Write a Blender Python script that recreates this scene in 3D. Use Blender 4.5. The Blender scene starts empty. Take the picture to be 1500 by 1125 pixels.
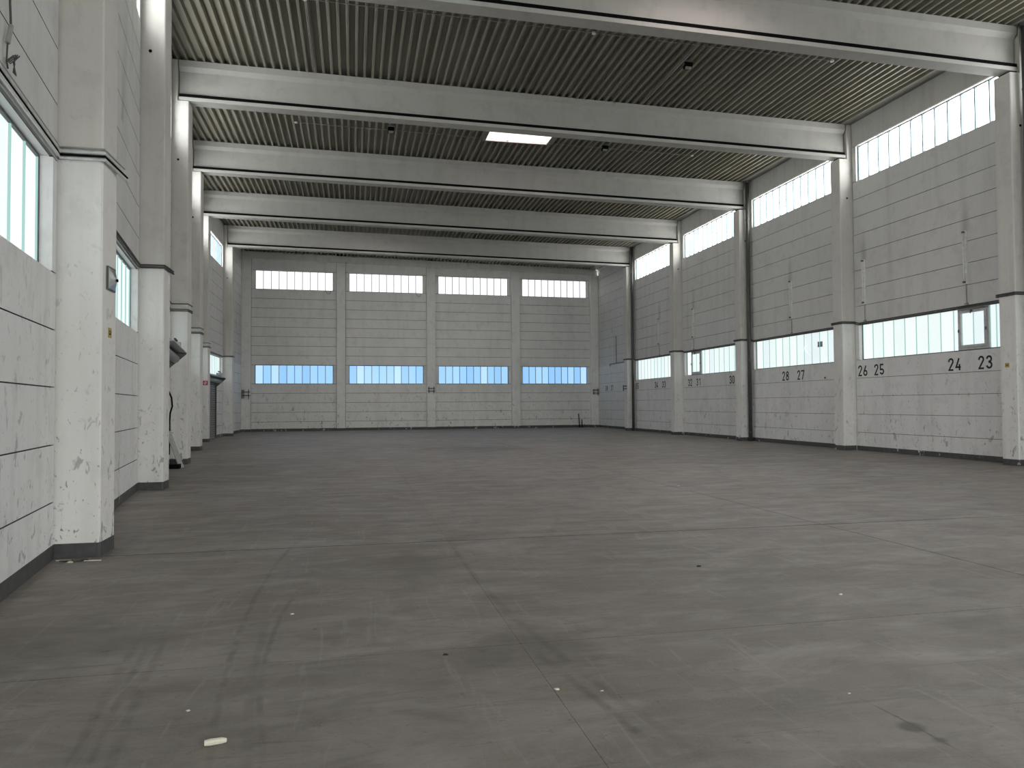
import bpy, math, random
from mathutils import Matrix, Vector
random.seed(7)
SC = bpy.context.scene
COL = SC.collection

# ------------------------------------------------------------------ camera
YAW, PITCH, ROLL, FPX = 0.21001, 0.027782, -0.006415, 1094.0
cam = bpy.data.cameras.new('camera'); camo = bpy.data.objects.new('camera', cam); COL.objects.link(camo)
cam.sensor_width = 36.0; cam.lens = FPX / 1500.0 * 36.0; cam.clip_start = 0.05; cam.clip_end = 300
fw = Vector((math.sin(YAW) * math.cos(PITCH), math.cos(YAW) * math.cos(PITCH), math.sin(PITCH)))
r0 = Vector((math.cos(YAW), -math.sin(YAW), 0)); u0 = r0.cross(fw)
rt = math.cos(ROLL) * r0 + math.sin(ROLL) * u0; up = -math.sin(ROLL) * r0 + math.cos(ROLL) * u0
camo.matrix_world = Matrix(((rt.x, up.x, -fw.x, 0), (rt.y, up.y, -fw.y, 0), (rt.z, up.z, -fw.z, 1.6), (0, 0, 0, 1)))
SC.camera = camo

# ------------------------------------------------------------------ world, light, exposure
wd = bpy.data.worlds.new('overcast_sky'); SC.world = wd; wd.use_nodes = True
bg = wd.node_tree.nodes['Background']; bg.inputs[0].default_value = (0.94, 0.96, 0.97, 1); bg.inputs[1].default_value = 5.6
SC.view_settings.view_transform = 'Standard'; SC.view_settings.look = 'None'
SC.view_settings.gamma = 1.0; SC.view_settings.use_curve_mapping = False
SC.view_settings.exposure = 1.18
L_UP, L_LOW, L_SKY, L_FAR = 3.9, .455, 2.8, .47     # daylight coming through the glass strips and roof lights
SC.cycles.max_bounces = 6; SC.cycles.diffuse_bounces = 4; SC.cycles.adaptive_threshold = .055; SC.cycles.adaptive_min_samples = 16; SC.cycles.glossy_bounces = 2
SC.cycles.use_denoising = True
SC.cycles.sample_clamp_indirect = 6.0

# ------------------------------------------------------------------ helpers
class MB:
    def __init__(s): s.v = []; s.f = []; s.m = []
    def box(s, x0, x1, y0, y1, z0, z1, mi=0):
        b = len(s.v)
        s.v += [(x0, y0, z0), (x1, y0, z0), (x1, y1, z0), (x0, y1, z0), (x0, y0, z1), (x1, y0, z1), (x1, y1, z1), (x0, y1, z1)]
        for q in ((0, 3, 2, 1), (4, 5, 6, 7), (0, 1, 5, 4), (1, 2, 6, 5), (2, 3, 7, 6), (3, 0, 4, 7)):
            s.f.append(tuple(b + i for i in q)); s.m.append(mi)
        return s
    def prism(s, poly, fa, fb, mi=0):
        """poly: list of 2d points; fa, fb map a 2d point to the 3d points of the two ends"""
        b = len(s.v); n = len(poly)
        s.v += [fa(*p) for p in poly] + [fb(*p) for p in poly]
        for i in range(n):
            j = (i + 1) % n
            s.f.append((b + i, b + j, b + n + j, b + n + i)); s.m.append(mi)
        s.f.append(tuple(b + i for i in reversed(range(n)))); s.m.append(mi)
        s.f.append(tuple(b + n + i for i in range(n))); s.m.append(mi)
        return s
    def tube(s, pts, r, n=8, mi=0):
        pts = [Vector(p) for p in pts]; b = len(s.v); k = len(pts)
        ref = None
        for i, p in enumerate(pts):
            t = (pts[min(i + 1, k - 1)] - pts[max(i - 1, 0)]).normalized()
            if ref is None:
                ref = Vector((0, 0, 1)) if abs(t.z) < .9 else Vector((1, 0, 0))
            a = (ref - t * ref.dot(t))
            if a.length < 1e-4: a = Vector((1, 0, 0)) - t * t.x
            a.normalize(); c = t.cross(a); ref = a
            rr = r[i] if isinstance(r, (list, tuple)) else r
            for q in range(n):
                an = 2 * math.pi * q / n
                s.v.append(tuple(p + (a * math.cos(an) + c * math.sin(an)) * rr))
        for i in range(k - 1):
            for q in range(n):
                q2 = (q + 1) % n
                s.f.append((b + i * n + q, b + i * n + q2, b + (i + 1) * n + q2, b + (i + 1) * n + q)); s.m.append(mi)
        s.f.append(tuple(b + q for q in reversed(range(n)))); s.m.append(mi)
        s.f.append(tuple(b + (k - 1) * n + q for q in range(n))); s.m.append(mi)
        return s
    def disc(s, c, ax, r, h, n=16, mi=0):
        c = Vector(c); ax = Vector(ax).normalized()
        return s.tube([c, c + ax * h], r, n, mi)
    def mesh(s, name, mats, smooth=False):
        me = bpy.data.meshes.new(name); me.from_pydata(s.v, [], s.f)
        for m in (mats if isinstance(mats, (list, tuple)) else [mats]): me.materials.append(m)
        for p, mi in zip(me.polygons, s.m):
            p.material_index = mi; p.use_smooth = smooth
        import bmesh
        bm = bmesh.new(); bm.from_mesh(me); bmesh.ops.recalc_face_normals(bm, faces=bm.faces); bm.to_mesh(me); bm.free()
        me.update(); return me
    def build(s, name, mats, parent=None, loc=(0, 0, 0), rotz=0.0, smooth=False):
        return put(name, s.mesh(name, mats, smooth), parent, loc, rotz)
def put(name, me, parent=None, loc=(0, 0, 0), rotz=0.0):
    o = bpy.data.objects.new(name, me); COL.objects.link(o)
    o.location = loc; o.rotation_euler = (0, 0, rotz)
    if parent: o.parent = parent
    return o
def empty(name, loc=(0, 0, 0), rotz=0.0):
    o = bpy.data.objects.new(name, None); COL.objects.link(o); o.location = loc; o.rotation_euler = (0, 0, rotz)
    o.empty_display_size = .2
    return o
def tag(o, label, cat, group=None, kind=None):
    o['label'] = label; o['category'] = cat
    if group: o['group'] = group
    if kind: o['kind'] = kind
    return o

# ------------------------------------------------------------------ materials
def mat(name):
    m = bpy.data.materials.new(name); m.use_nodes = True
    nt = m.node_tree; return m, nt, nt.nodes['Principled BSDF']
def N(nt, t, **kw):
    n = nt.nodes.new(t)
    for k, v in kw.items():
        if k.startswith('i'): n.inputs[int(k[1:])].default_value = v
        else: setattr(n, k, v)
    return n
def mathn(nt, op, a, b=None, c=None, clamp=False):
    n = nt.nodes.new('ShaderNodeMath'); n.operation = op; n.use_clamp = clamp
    for i, x in enumerate((a, b, c)):
        if x is None: continue
        if hasattr(x, 'is_output'): nt.links.new(x, n.inputs[i])
        else: n.inputs[i].default_value = x
    return n.outputs[0]
def mixc(nt, fac, a, b, mode='MIX'):
    n = nt.nodes.new('ShaderNodeMix'); n.data_type = 'RGBA'; n.blend_type = mode
    for s, x in (('Factor', fac), ('A', a), ('B', b)):
        i = [q for q in n.inputs if q.name == s and q.type == ('VALUE' if s == 'Factor' else 'RGBA')][0]
        if hasattr(x, 'is_output'): nt.links.new(x, i)
        elif s == 'Factor': i.default_value = x
        else: i.default_value = (*x, 1)
    return [q for q in n.outputs if q.type == 'RGBA'][0]
def ramp(nt, src, a, b, lo=0.0, hi=1.0):
    n = nt.nodes.new('ShaderNodeMapRange'); n.inputs[1].default_value = a; n.inputs[2].default_value = b
    n.inputs[3].default_value = lo; n.inputs[4].default_value = hi; n.clamp = True
    nt.links.new(src, n.inputs[0]); return n.outputs[0]
def noise(nt, pos, scale, detail=3.0, rough=.55, stretch=None, off=(0, 0, 0), dist=0.0):
    mp = nt.nodes.new('ShaderNodeMapping'); nt.links.new(pos, mp.inputs[0])
    if stretch: mp.inputs[3].default_value = stretch
    mp.inputs[1].default_value = off
    n = nt.nodes.new('ShaderNodeTexNoise'); nt.links.new(mp.outputs[0], n.inputs['Vector'])
    n.inputs['Scale'].default_value = scale; n.inputs['Detail'].default_value = detail; n.inputs['Roughness'].default_value = rough
    n.inputs['Distortion'].default_value = dist
    return n.outputs[0]
def position(nt):
    g = nt.nodes.new('ShaderNodeNewGeometry'); return g.outputs['Position']
def bump(nt, bs, src, st, dist=.01):
    b = nt.nodes.new('ShaderNodeBump'); b.inputs['Strength'].default_value = st; b.inputs['Distance'].default_value = dist
    nt.links.new(src, b.inputs['Height']); nt.links.new(b.outputs[0], bs.inputs['Normal'])

def paint_material(name, base, grime, scuff=0.5, soot=False, rough=.62, old=None):
    m, nt, bs = mat(name); p = position(nt)
    sep = nt.nodes.new('ShaderNodeSeparateXYZ'); nt.links.new(p, sep.inputs[0]); z = sep.outputs[2]
    c = base
    big = noise(nt, p, .55, 2, .6)
    c = mixc(nt, ramp(nt, big, .35, .75, 0, .45), c, tuple(x * .86 for x in base))
    streak = noise(nt, p, 1.0, 3, .6, (2.6, 2.6, .22))
    c = mixc(nt, ramp(nt, streak, .50, .74, 0, .42), c, grime)
    cloud = noise(nt, p, 2.3, 3, .68, None, (7, 3, 1))
    c = mixc(nt, ramp(nt, cloud, .52, .70, 0, .38), c, tuple(x * .72 for x in base))
    low = ramp(nt, z, 0.2, 3.6, 1.0, .12)
    spot = noise(nt, p, 6.5, 3, .7, (1, 1, .55), (3, 9, 4), .8)
    f = mathn(nt, 'MULTIPLY', ramp(nt, spot, .605, .67, 0, .8 * scuff), low)
    c = mixc(nt, f, c, (.16, .155, .14))
    spot2 = noise(nt, p, 21, 3, .6, (1, 1, .6), (13, 2, 4), .5)
    f = mathn(nt, 'MULTIPLY', ramp(nt, spot2, .65, .70, 0, .85 * scuff), low)
    c = mixc(nt, f, c, (.10, .095, .085))
    if soot:
        y = sep.outputs[1]
        d = mathn(nt, 'SUBTRACT', mathn(nt, 'MODULO', mathn(nt, 'ADD', y, 4.24 * 10 - 17.54 + 2.12), 4.24), 2.12)
        w = noise(nt, p, 1.3, 2, .5)
        g = ramp(nt, mathn(nt, 'ABSOLUTE', mathn(nt, 'ADD', d, mathn(nt, 'MULTIPLY', mathn(nt, 'SUBTRACT', w, .5), .25))), .02, .20, 1, 0)
        h = mathn(nt, 'MULTIPLY', ramp(nt, z, 6.28, 6.36, 0, 1), ramp(nt, z, 6.4, 7.5, 1, 0))
        c = mixc(nt, mathn(nt, 'MULTIPLY', mathn(nt, 'MULTIPLY', g, h), .45), c, (.20, .195, .18))
    if old:                                     # the lower part was repainted; above the cable line the old coat shows
        c = mixc(nt, ramp(nt, z, 4.27, 4.30), c, old, 'MULTIPLY')
    nt.links.new(c, bs.inputs['Base Color']); bs.inputs['Roughness'].default_value = rough
    bs.inputs['Specular IOR Level'].default_value = .25
    bump(nt, bs, noise(nt, p, 14, 2, .6), .10, .01)
    return m
WALLM = paint_material('white_wall_paint', (.79, .79, .78), (.56, .555, .53), .75, True, old=(.84, .84, .83))
FARM = paint_material('white_gable_paint', (.87, .865, .83), (.68, .67, .63), .9)
FARCM = paint_material('white_gable_column_paint', (.89, .885, .85), (.72, .71, .66), .7)
COLM = paint_material('white_column_paint', (.79, .78, .75), (.58, .57, .52), .85, old=(.82, .81, .785))
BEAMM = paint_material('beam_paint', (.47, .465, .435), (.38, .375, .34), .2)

def plain(name, col, rough=.5, metal=0.0, var=.12, scale=9.0):
    m, nt, bs = mat(name); p = position(nt)
    n = noise(nt, p, scale, 3)
    c = mixc(nt, ramp(nt, n, .3, .7), tuple(x * (1 - var) for x in col), tuple(min(1, x * (1 + var)) for x in col))
    nt.links.new(c, bs.inputs['Base Color']); bs.inputs['Roughness'].default_value = rough; bs.inputs['Metallic'].default_value = metal
    return m
BLACK = plain('black_rubber', (.006, .006, .006), .9)
BLACK.node_tree.nodes['Principled BSDF'].inputs['Specular IOR Level'].default_value = .05
CABLE = plain('dark_cable', (.06, .06, .055), .6)
CONDUIT = plain('grey_conduit', (.30, .30, .29), .5)
PALE = plain('pale_conduit', (.62, .62, .60), .5)
FRAME = plain('grey_window_frame', (.52, .53, .53), .45)
DARKFRAME = plain('dark_window_profile', (.10, .105, .105), .5)
PIPE = plain('dark_downpipe', (.07, .072, .07), .45)
STEEL = plain('galvanised_steel', (.35, .36, .35), .4, .4)
DARKSTEEL = plain('dark_sheet_metal', (.10, .105, .10), .5, .2)
NUMBER = plain('black_number_paint', (.012, .012, .012), .6)
WHITEP = plain('white_plastic', (.78, .78, .76), .4)
RED = plain('red_sign', (.42, .018, .025), .4)
YELLOW = plain('yellow_sticker', (.42, .32, .07), .5, 0, .4, 40)
WOOD = plain('grey_board', (.38, .38, .37), .6)
STUB = plain('cream_stub', (.72, .68, .56), .6)
BLIND = plain('roof_flashing', (.20, .195, .175), .5)
SKYW = plain('white_shaft_lining', (.80, .74, .73), .6, 0, .04)
SLATM = plain('grey_shutter', (.30, .31, .30), .45, .2)

def base_band():
    m, nt, bs = mat('dark_grey_base_paint'); p = position(nt)
    n = noise(nt, p, 3.2, 5, .75, None, (1, 5, 2)); n2 = noise(nt, p, 12, 3)
    c = mixc(nt, ramp(nt, n2, .3, .7), (.055, .055, .055), (.085, .085, .083))
    c = mixc(nt, ramp(nt, n, .605, .62), c, (.60, .60, .58))
    nt.links.new(c, bs.inputs['Base Color']); bs.inputs['Roughness'].default_value = .55
    return m
BAND = base_band()

def deck_material():
    m, nt, bs = mat('olive_grey_roof_sheet'); p = position(nt)
    a = noise(nt, p, 1.2, 3, .5, (4.3, .12, 1))
    c = mixc(nt, ramp(nt, a, .35, .68), (.215, .203, .158), (.30, .29, .238))
    b = noise(nt, p, .35, 2)
    c = mixc(nt, ramp(nt, b, .45, .7, 0, .35), c, (.19, .188, .16))
    nt.links.new(c, bs.inputs['Base Color']); bs.inputs['Roughness'].default_value = .5
    bs.inputs['Specular IOR Level'].default_value = .3
    return m
DECK = deck_material()

def glass_material(name, cols, strength, nscale=.55, flange=False):
    """translucent cast profile glass, lit by the sky behind it"""
    m, nt, bs = mat(name)
    bs.inputs['Emission Color'].default_value = (*cols, 1); bs.inputs['Emission Strength'].default_value = strength
    bs.inputs['Base Color'].default_value = (*[.25 * x for x in cols], 1); bs.inputs['Roughness'].default_value = .25
    m.cycles.emission_sampling = 'NONE' if flange else 'FRONT'
    return m
G_UP = [glass_material('sky_glass_high', c, L_UP) for c in ((1.0, 1.0, .985), (1, 1, 1), (.97, .99, 1.0))]
G_UPF = glass_material('glass_flange_high', (.42, .62, .70), .05, flange=True)
G_UFAR = [glass_material('gable_glass_high', c, .60) for c in ((.97, 1.0, 1.0), (1, 1, 1), (.95, .98, 1.0))]
G_UFARF = glass_material('gable_flange_high', (.55, .58, .60), .12, flange=True)
G_LOW = [glass_material('sky_glass_low', c, L_LOW) for c in ((.80, .875, .87), (.745, .835, .855), (.83, .885, .88), (.77, .87, .86))]
G_LOWF = glass_material('glass_flange_low', (.44, .71, .67), L_LOW * .66, flange=True)
G_FAR = [glass_material('blue_sky_glass', c, L_FAR) for c in ((.31, .59, .95), (.37, .64, .97), (.28, .55, .93), (.46, .71, .98), (.34, .61, .96))]
G_FARF = glass_material('glass_flange_blue', (.25, .38, .52), L_FAR * .4, flange=True)
G_SKY = glass_material('roof_light_dome', (1.0, .89, .87), L_SKY)

def floor_material():
    m, nt, bs = mat('worn_concrete_floor'); p = position(nt)
    big = noise(nt, p, .16, 3, .6, None, (4, 2, 0), .6)
    c = mixc(nt, ramp(nt, big, .36, .66), (0.203, 0.181, 0.159), (0.298, 0.270, 0.244))
    rusty = noise(nt, p, .5, 3, .6, None, (9, 1, 3))
    c = mixc(nt, ramp(nt, rusty, .53, .72, 0, .6), c, (0.215, 0.166, 0.138))
    green = noise(nt, p, .42, 3, .6, None, (1, 8, 3))
    c = mixc(nt, ramp(nt, green, .53, .74, 0, .35), c, (0.190, 0.176, 0.141))
    mott = noise(nt, p, 2.4, 6, .72, None, (3, 6, 1), .4)
    c = mixc(nt, ramp(nt, mott, .44, .60, 0, .6), c, (0.162, 0.145, 0.128))
    mott2 = noise(nt, p, 1.1, 5, .7, (.6, 1.2, 1), (13, 6, 1), .5)
    c = mixc(nt, ramp(nt, mott2, .50, .68, 0, .65), c, (0.360, 0.330, 0.303))
    drag = noise(nt, p, 2.0, 5, .72, (.55, 1.5, 1), (2, 2, 2), .6)
    c = mixc(nt, ramp(nt, drag, .50, .68, 0, .35), c, (0.341, 0.313, 0.288))
    drag2 = noise(nt, p, 1.5, 4, .72, (.6, 1.3, 1), (12, 5, 2), .9)
    c = mixc(nt, ramp(nt, drag2, .53, .68, 0, .6), c, (0.141, 0.128, 0.115))
    scr = noise(nt, p, 5.0, 4, .6, (.22, 3.2, 1), (7, 7, 2), 1.0)
    c = mixc(nt, ramp(nt, scr, .60, .68, 0, .45), c, (0.120, 0.108, 0.098))
    scr2 = noise(nt, p, 4.0, 4, .6, (2.6, .25, 1), (17, 3, 2), 1.0)
    c = mixc(nt, ramp(nt, scr2, .60, .68, 0, .32), c, (0.379, 0.348, 0.324))
    pts = noise(nt, p, 9, 3, .75, None, (1, 1, 7))
    c = mixc(nt, ramp(nt, pts, .63, .71, 0, .6), c, (0.107, 0.096, 0.086))
    fine = noise(nt, p, 60, 2, .7)
    c = mixc(nt, ramp(nt, fine, .3, .75, 0, .25), c, (0.379, 0.348, 0.324))
    # tyre arcs: centre, radius, half width, middle of the arc, half length, strength
    wob = noise(nt, p, 2.2, 3, .6, None, (5, 5, 5)); brk = noise(nt, p, 4.5, 3, .6, None, (6, 2, 5))
    brkf = ramp(nt, brk, .34, .58)
    wobv = mathn(nt, 'MULTIPLY', mathn(nt, 'SUBTRACT', wob, .5), .05)
    marks = [((24.2, 6.5), 25.0, .022, (-.78, 6.6), 3.6, .55), ((10.45, 5.4), 11.0, .02, (-.55, 5.3), 2.2, .5),
             ((38.4, 9.1), 40.0, .03, (-1.15, 4.7), 1.6, .45), ((38.4, 9.1), 39.83, .03, (-1.0, 4.7), 1.6, .45), ((38.4, 9.1), 39.92, .02, (-1.1, 4.4), 1.4, .4),
             ((24.2, 6.5), 24.84, .03, (-.6, 4.6), 1.6, .32),
             ((12.3, 18.3), 2.4, .05, (11.1, 16.3), 2.4, .5), ((12.3, 18.3), 3.1, .06, (10.0, 16.4), 2.8, .4), ((12.6, 18.6), 4.0, .05, (9.6, 16.3), 2.6, .35), ((12.2, 18.0), 1.7, .05, (11.4, 16.6), 1.6, .35),
             ((21.1, 7.4), 20.0, .035, (1.13, 6.2), 3.6, .5), ((-18.9, 1.0), 20.4, .03, (1.45, 4.0), 1.0, .55), ((-17.3, 2.0), 20.05, .008, (2.72, 3.05), .62, .9),
             ((0, 24), 15.4, .04, (1.6, 8.6), 1.6, .3), ((4.5, 11.0), 3.4, .05, (3.3, 7.8), 1.5, .28), ((-7, 13), 10.2, .05, (2.2, 9.5), 1.8, .28), ((9.5, 9.5), 3.0, .04, (9.0, 12.5), 1.2, .35)]
    tot = None
    for (cx, cy), r, w, (mx, my), hl, st in marks:
        d = N(nt, 'ShaderNodeVectorMath', operation='DISTANCE'); nt.links.new(p, d.inputs[0]); d.inputs[1].default_value = (cx, cy, 0)
        e = mathn(nt, 'ABSOLUTE', mathn(nt, 'ADD', mathn(nt, 'SUBTRACT', d.outputs['Value'], r), wobv))
        k = ramp(nt, e, w * .4, w * 1.3, st, 0)
        d2 = N(nt, 'ShaderNodeVectorMath', operation='DISTANCE'); nt.links.new(p, d2.inputs[0]); d2.inputs[1].default_value = (mx, my, 0)
        k = mathn(nt, 'MULTIPLY', k, ramp(nt, d2.outputs['Value'], hl * .55, hl, .78, 0))
        tot = k if tot is None else mathn(nt, 'MAXIMUM', tot, k)
    c = mixc(nt, mathn(nt, 'MULTIPLY', tot, brkf), c, (.085, .076, .066))
    # oil spots and the darker worn patch in the middle of the hall
    for (x, y, r, st) in ((2.69, 3.23, .07, .8), (2.72, 3.08, .06, .75), (.58, 7.6, .5, .35), (1.15, 4.9, .55, .35), (4.3, 27.0, 2.2, .4), (-2.0, 5.6, .8, .3)):
        d = N(nt, 'ShaderNodeVectorMath', operation='DISTANCE'); nt.links.new(p, d.inputs[0]); d.inputs[1].default_value = (x, y, 0)
        e = mathn(nt, 'ADD', d.outputs['Value'], mathn(nt, 'MULTIPLY', mathn(nt, 'SUBTRACT', wob, .5), r * 2.2))
        c = mixc(nt, ramp(nt, e, r * .5, r * 1.05, st, 0), c, (.090, .082, .068))
    nt.links.new(c, bs.inputs['Base Color'])
    nt.links.new(ramp(nt, drag, .3, .7, .62, .40), bs.inputs['Roughness'])
    bs.inputs['Specular IOR Level'].default_value = .5
    bump(nt, bs, noise(nt, p, 30, 2, .7), .12, .006)
    return m
FLOORM = floor_material()
SUBM = plain('joint_dirt', (.035, .034, .032), .9)

# ------------------------------------------------------------------ layout
B = 6.74689
RYS = [15.53979 + B * i for i in range(-3, 5)]          # right columns R-2 .. R5  (index 3 = first one in view)
LYS = RYS[:]                                             # the left columns stand on the same grid lines
def left_face(y):                                        # line of the left column faces (the left wall runs obliquely)
    return -2.654 - .13853 * (y - 8.793) if y < 35.79 else -6.365
def left_wall(y):
    return -3.10 - .13859 * (y - 8.793) if y < 35.781 else -6.84
XR, XW = 16.171, 16.65
MOD = .605
def deck_z(x): return 11.085 + .0147 * (16.43 - x)
Y_BACK = RYS[0] - B
def far_y(x): return 49.75 + .0239 * x                   # face of the gable panels
FAR_ANG = math.atan(.0239)

# ------------------------------------------------------------------ floor
flr = tag(MB().box(-9.5, 18.5, Y_BACK - 1, 52, -.35, -.06).build('floor', SUBM), 'grey worn concrete slab floor of the empty hall', 'floor', None, 'structure')
xe = [-8.78, -3.84, 1.10, 6.04, 10.98, 17.9]; ye = [8.82 + 3.89 * k for k in range(-6, 12)]
ye[0] = Y_BACK - .6; ye[-1] = 51.6
def jw(v, tab): return next((w for t, w in tab if abs(v - t) < .01), .001)      # half width of the joint at this line
JX = [(6.04, .006), (1.10, .0004), (10.98, .002)]; JY = [(8.82, .013), (4.93, .004)]
for i in range(len(xe) - 1):
    for j in range(len(ye) - 1):
        w, d = xe[i + 1] - xe[i], ye[j + 1] - ye[j]; c = .002
        gl_, gr, gn, gf = jw(xe[i], JX), jw(xe[i + 1], JX), jw(ye[j], JY), jw(ye[j + 1], JY)
        mb = MB(); b = [(gl_, gn), (w - gr, gn), (w - gr, d - gf), (gl_, d - gf)]; t = [(gl_ + c, gn + c), (w - gr - c, gn + c), (w - gr - c, d - gf - c), (gl_ + c, d - gf - c)]
        mb.v = [(x, y, -.06) for x, y in b] + [(x, y, -c) for x, y in b] + [(x, y, 0) for x, y in t]
        for k in range(4):
            k2 = (k + 1) % 4
            mb.f += [(k, k2, 4 + k2, 4 + k), (4 + k, 4 + k2, 8 + k2, 8 + k)]; mb.m += [1, 0]
        mb.f += [(3, 2, 1, 0), (8, 9, 10, 11)]; mb.m += [0, 0]
        mb.build('floor_slab', [FLOORM, SUBM], flr, (xe[i], ye[j], 0))

# ------------------------------------------------------------------ wall panels and windows
PANELS = {}
JOINT = plain('joint_filler', (.16, .155, .145), .9)
def panel_mesh(L, h, m, t=.25):
    key = (round(L, 3), round(h, 3), m.name)
    if key not in PANELS:
        a, d = (.010 if m.name.startswith('white_gable') else .0065), .035
        mb = MB(); prof = [(0, a), (d, a), (d, 0), (t, 0), (t, h), (d, h), (d, h - a), (0, h - a)]
        mb.prism(prof, lambda y, z: (0, y, z), lambda y, z: (L, y, z))
        for q in (0, 1, 5, 6): mb.m[q] = 1
        PANELS[key] = mb.mesh('wall_panel', [m, JOINT])
    return PANELS[key]
PANES = {}
def pane_mesh(w, h, gm, fm):
    gm = random.choice(gm); key = (round(w, 3), round(h, 3), gm.name)
    if key not in PANES:
        mb = MB(); g = .003
        mb.box(0, w, 0, .007, 0, h, 1); mb.m[2] = 0
        tk = .024 if gm.name.startswith('gable') or gm.name.startswith('blue') else .016 if gm.name.startswith('sky_glass_high') else .008
        fd = .075 if gm.name.startswith('sky_glass_high') else .022 if gm.name.startswith('sky_glass_low') else .034
        mb.box(g, g + tk, -fd, -.0005, 0, h, 1); mb.box(w - g - tk, w - g, -fd, -.0005, 0, h, 1)
        PANES[key] = mb.mesh('pane', [gm, fm])
    return PANES[key]
WIN = [0]
def window(origin, rot, w, h, gm, fm, label, casement=None, simple=False):
    """strip of upright profile-glass panes in a metal frame; origin = lower corner of the opening on the wall face"""
    WIN[0] += 1
    e = tag(empty('window_%d' % WIN[0], origin, rot), label, 'window', None, 'structure')
    D = .15; f = .03
    mb = MB()
    mb.box(0, w, D - .03, D + .05, 0, f).box(0, w, D - .03, D + .05, h - f, h).box(0, f, D - .03, D + .05, f, h - f).box(w - f, w, D - .03, D + .05, f, h - f)
    mb.build('frame', DARKFRAME, e)
    n = max(3, int(round((w - 2 * f) / .489))); pw = (w - 2 * f) / n
    for i in range(n):
        x0 = f + i * pw
        if casement and x0 + pw > casement[0] + .01 and x0 < casement[1] - .01:
            continue
        put('pane', pane_mesh(pw, h - 2 * f, gm, fm), e, (x0, D, f))
    if casement:
        c0 = f + math.floor((casement[0] - f + .02) / pw) * pw; c1 = f + math.ceil((casement[1] - f - .02) / pw) * pw
        a0, a1 = casement; q = .055
        # narrow panes filling in beside the vent
        for s0, s1 in ((c0, a0), (a1, c1)):
            if s1 - s0 > .05: put('pane', pane_mesh(s1 - s0, h - 2 * f, gm, fm), e, (s0, D, f))
        cf = MB(); cf.box(a0, a1, D - .06, D + .04, f, f + q).box(a0, a1, D - .06, D + .04, h - f - q, h - f).box(a0, a0 + q, D - .06, D + .04, f + q, h - f - q).box(a1 - q, a1, D - .06, D + .04, f + q, h - f - q)
        cfo = cf.build('casement_frame', FRAME, e)
        s0, s1, b0, b1 = a0 + q + .004, a1 - q - .004, f + q + .004, h - f - q - .004; k = .07
        sb = MB(); sb.box(s0, s1, D - .09, D + .02, b0, b0 + k).box(s0, s1, D - .09, D + .02, b1 - k, b1).box(s0, s0 + k, D - .09, D + .02, b0 + k, b1 - k).box(s1 - k, s1, D - .09, D + .02, b0 + k, b1 - k)
        so = sb.build('sash', FRAME, e)
        hm = MB().box((s0 + s1) / 2 - .02, (s0 + s1) / 2 + .02, D - .125, D - .0905, b1 - .05, b1 - .005).box((s0 + s1) / 2 - .012, (s0 + s1) / 2 + .012, D - .15, D - .1255, b1 - .10, b1 - .01)
        hm.build('handle', DARKSTEEL, so)
        for hx in (s0 - .012, s1 - .012):
            MB().box(hx, hx + .024, D - .115, D - .0905, b0 + (b1 - b0) * .42, b0 + (b1 - b0) * .5).build('hinge', DARKSTEEL, so)
        hw = (s1 - s0 - 2 * k) / 2
        for i in range(2): put('pane', pane_mesh(hw, b1 - b0 - 2 * k, gm, fm), so, (s0 + k + i * hw, D - .03, b0 + k))
    return e
def bay(wall, p0, p1, m, top, names, glass=None, lowc=None, gap=None, split=False, start=.0, end=.015, cuts=False):
    """panels between two columns, from p0 to p1 (left to right seen from inside); top(x,y) = height of the wall"""
    p0 = Vector((*p0, 0)); p1 = Vector((*p1, 0)); d = (p1 - p0); L = d.length; d.normalize(); rot = math.atan2(d.y, d.x)
    x0, x1 = start, L - end
    def pnl(xa, xb, za, zb):
        q = p0 + d * xa
        put('wall_panel', panel_mesh(xb - xa, zb - za, m), wall, (q.x, q.y, za), rot)
    zt = max(top(*p0.xy), top(*p1.xy))
    o0, o1 = x0 + .19 - start * 0, x1 - .175
    rows = [(i * MOD, (i + 1) * MOD) for i in range(5)]
    for za, zb in rows:
        if gap and za < gap[2] - .1:
            if gap[0] - x0 > .02: pnl(x0, gap[0], za, zb)
            if x1 - gap[1] > .02: pnl(gap[1], x1, za, zb)
        else: pnl(x0, x1, za, zb)
    if glass:
        for za, zb in ((5 * MOD, 7 * MOD), (15 * MOD, 17 * MOD)):
            pnl(x0, o0, za, zb); pnl(o1, x1, za, zb)
        for i in range(7, 15): pnl(x0, x1, i * MOD, (i + 1) * MOD)
        pnl(x0, x1, 17 * MOD, zt)
        q = p0 + d * o0
        window((q.x, q.y, 5 * MOD), rot, o1 - o0, 2 * MOD, glass[0], glass[1], names[0], (lowc[0] - o0, lowc[1] - o0) if lowc else None)
        window((q.x, q.y, 15 * MOD), rot, o1 - o0, 2 * MOD, glass[2], glass[3], names[1])
    else:
        i = 5
        while i * MOD < zt - .01:
            za, zb = i * MOD, min((i + 1) * MOD, zt)
            if split and i >= 6:
                cs = [x0, x0 + (x1 - x0) * (.30 if i % 2 else .42), x0 + (x1 - x0) * (.66 if i % 2 else .78), x1]
                for a, b in zip(cs, cs[1:]): pnl(a, b, za, zb)
            else: pnl(x0, x1, za, zb)
            i += 1
    return p0, d, rot, L

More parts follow.
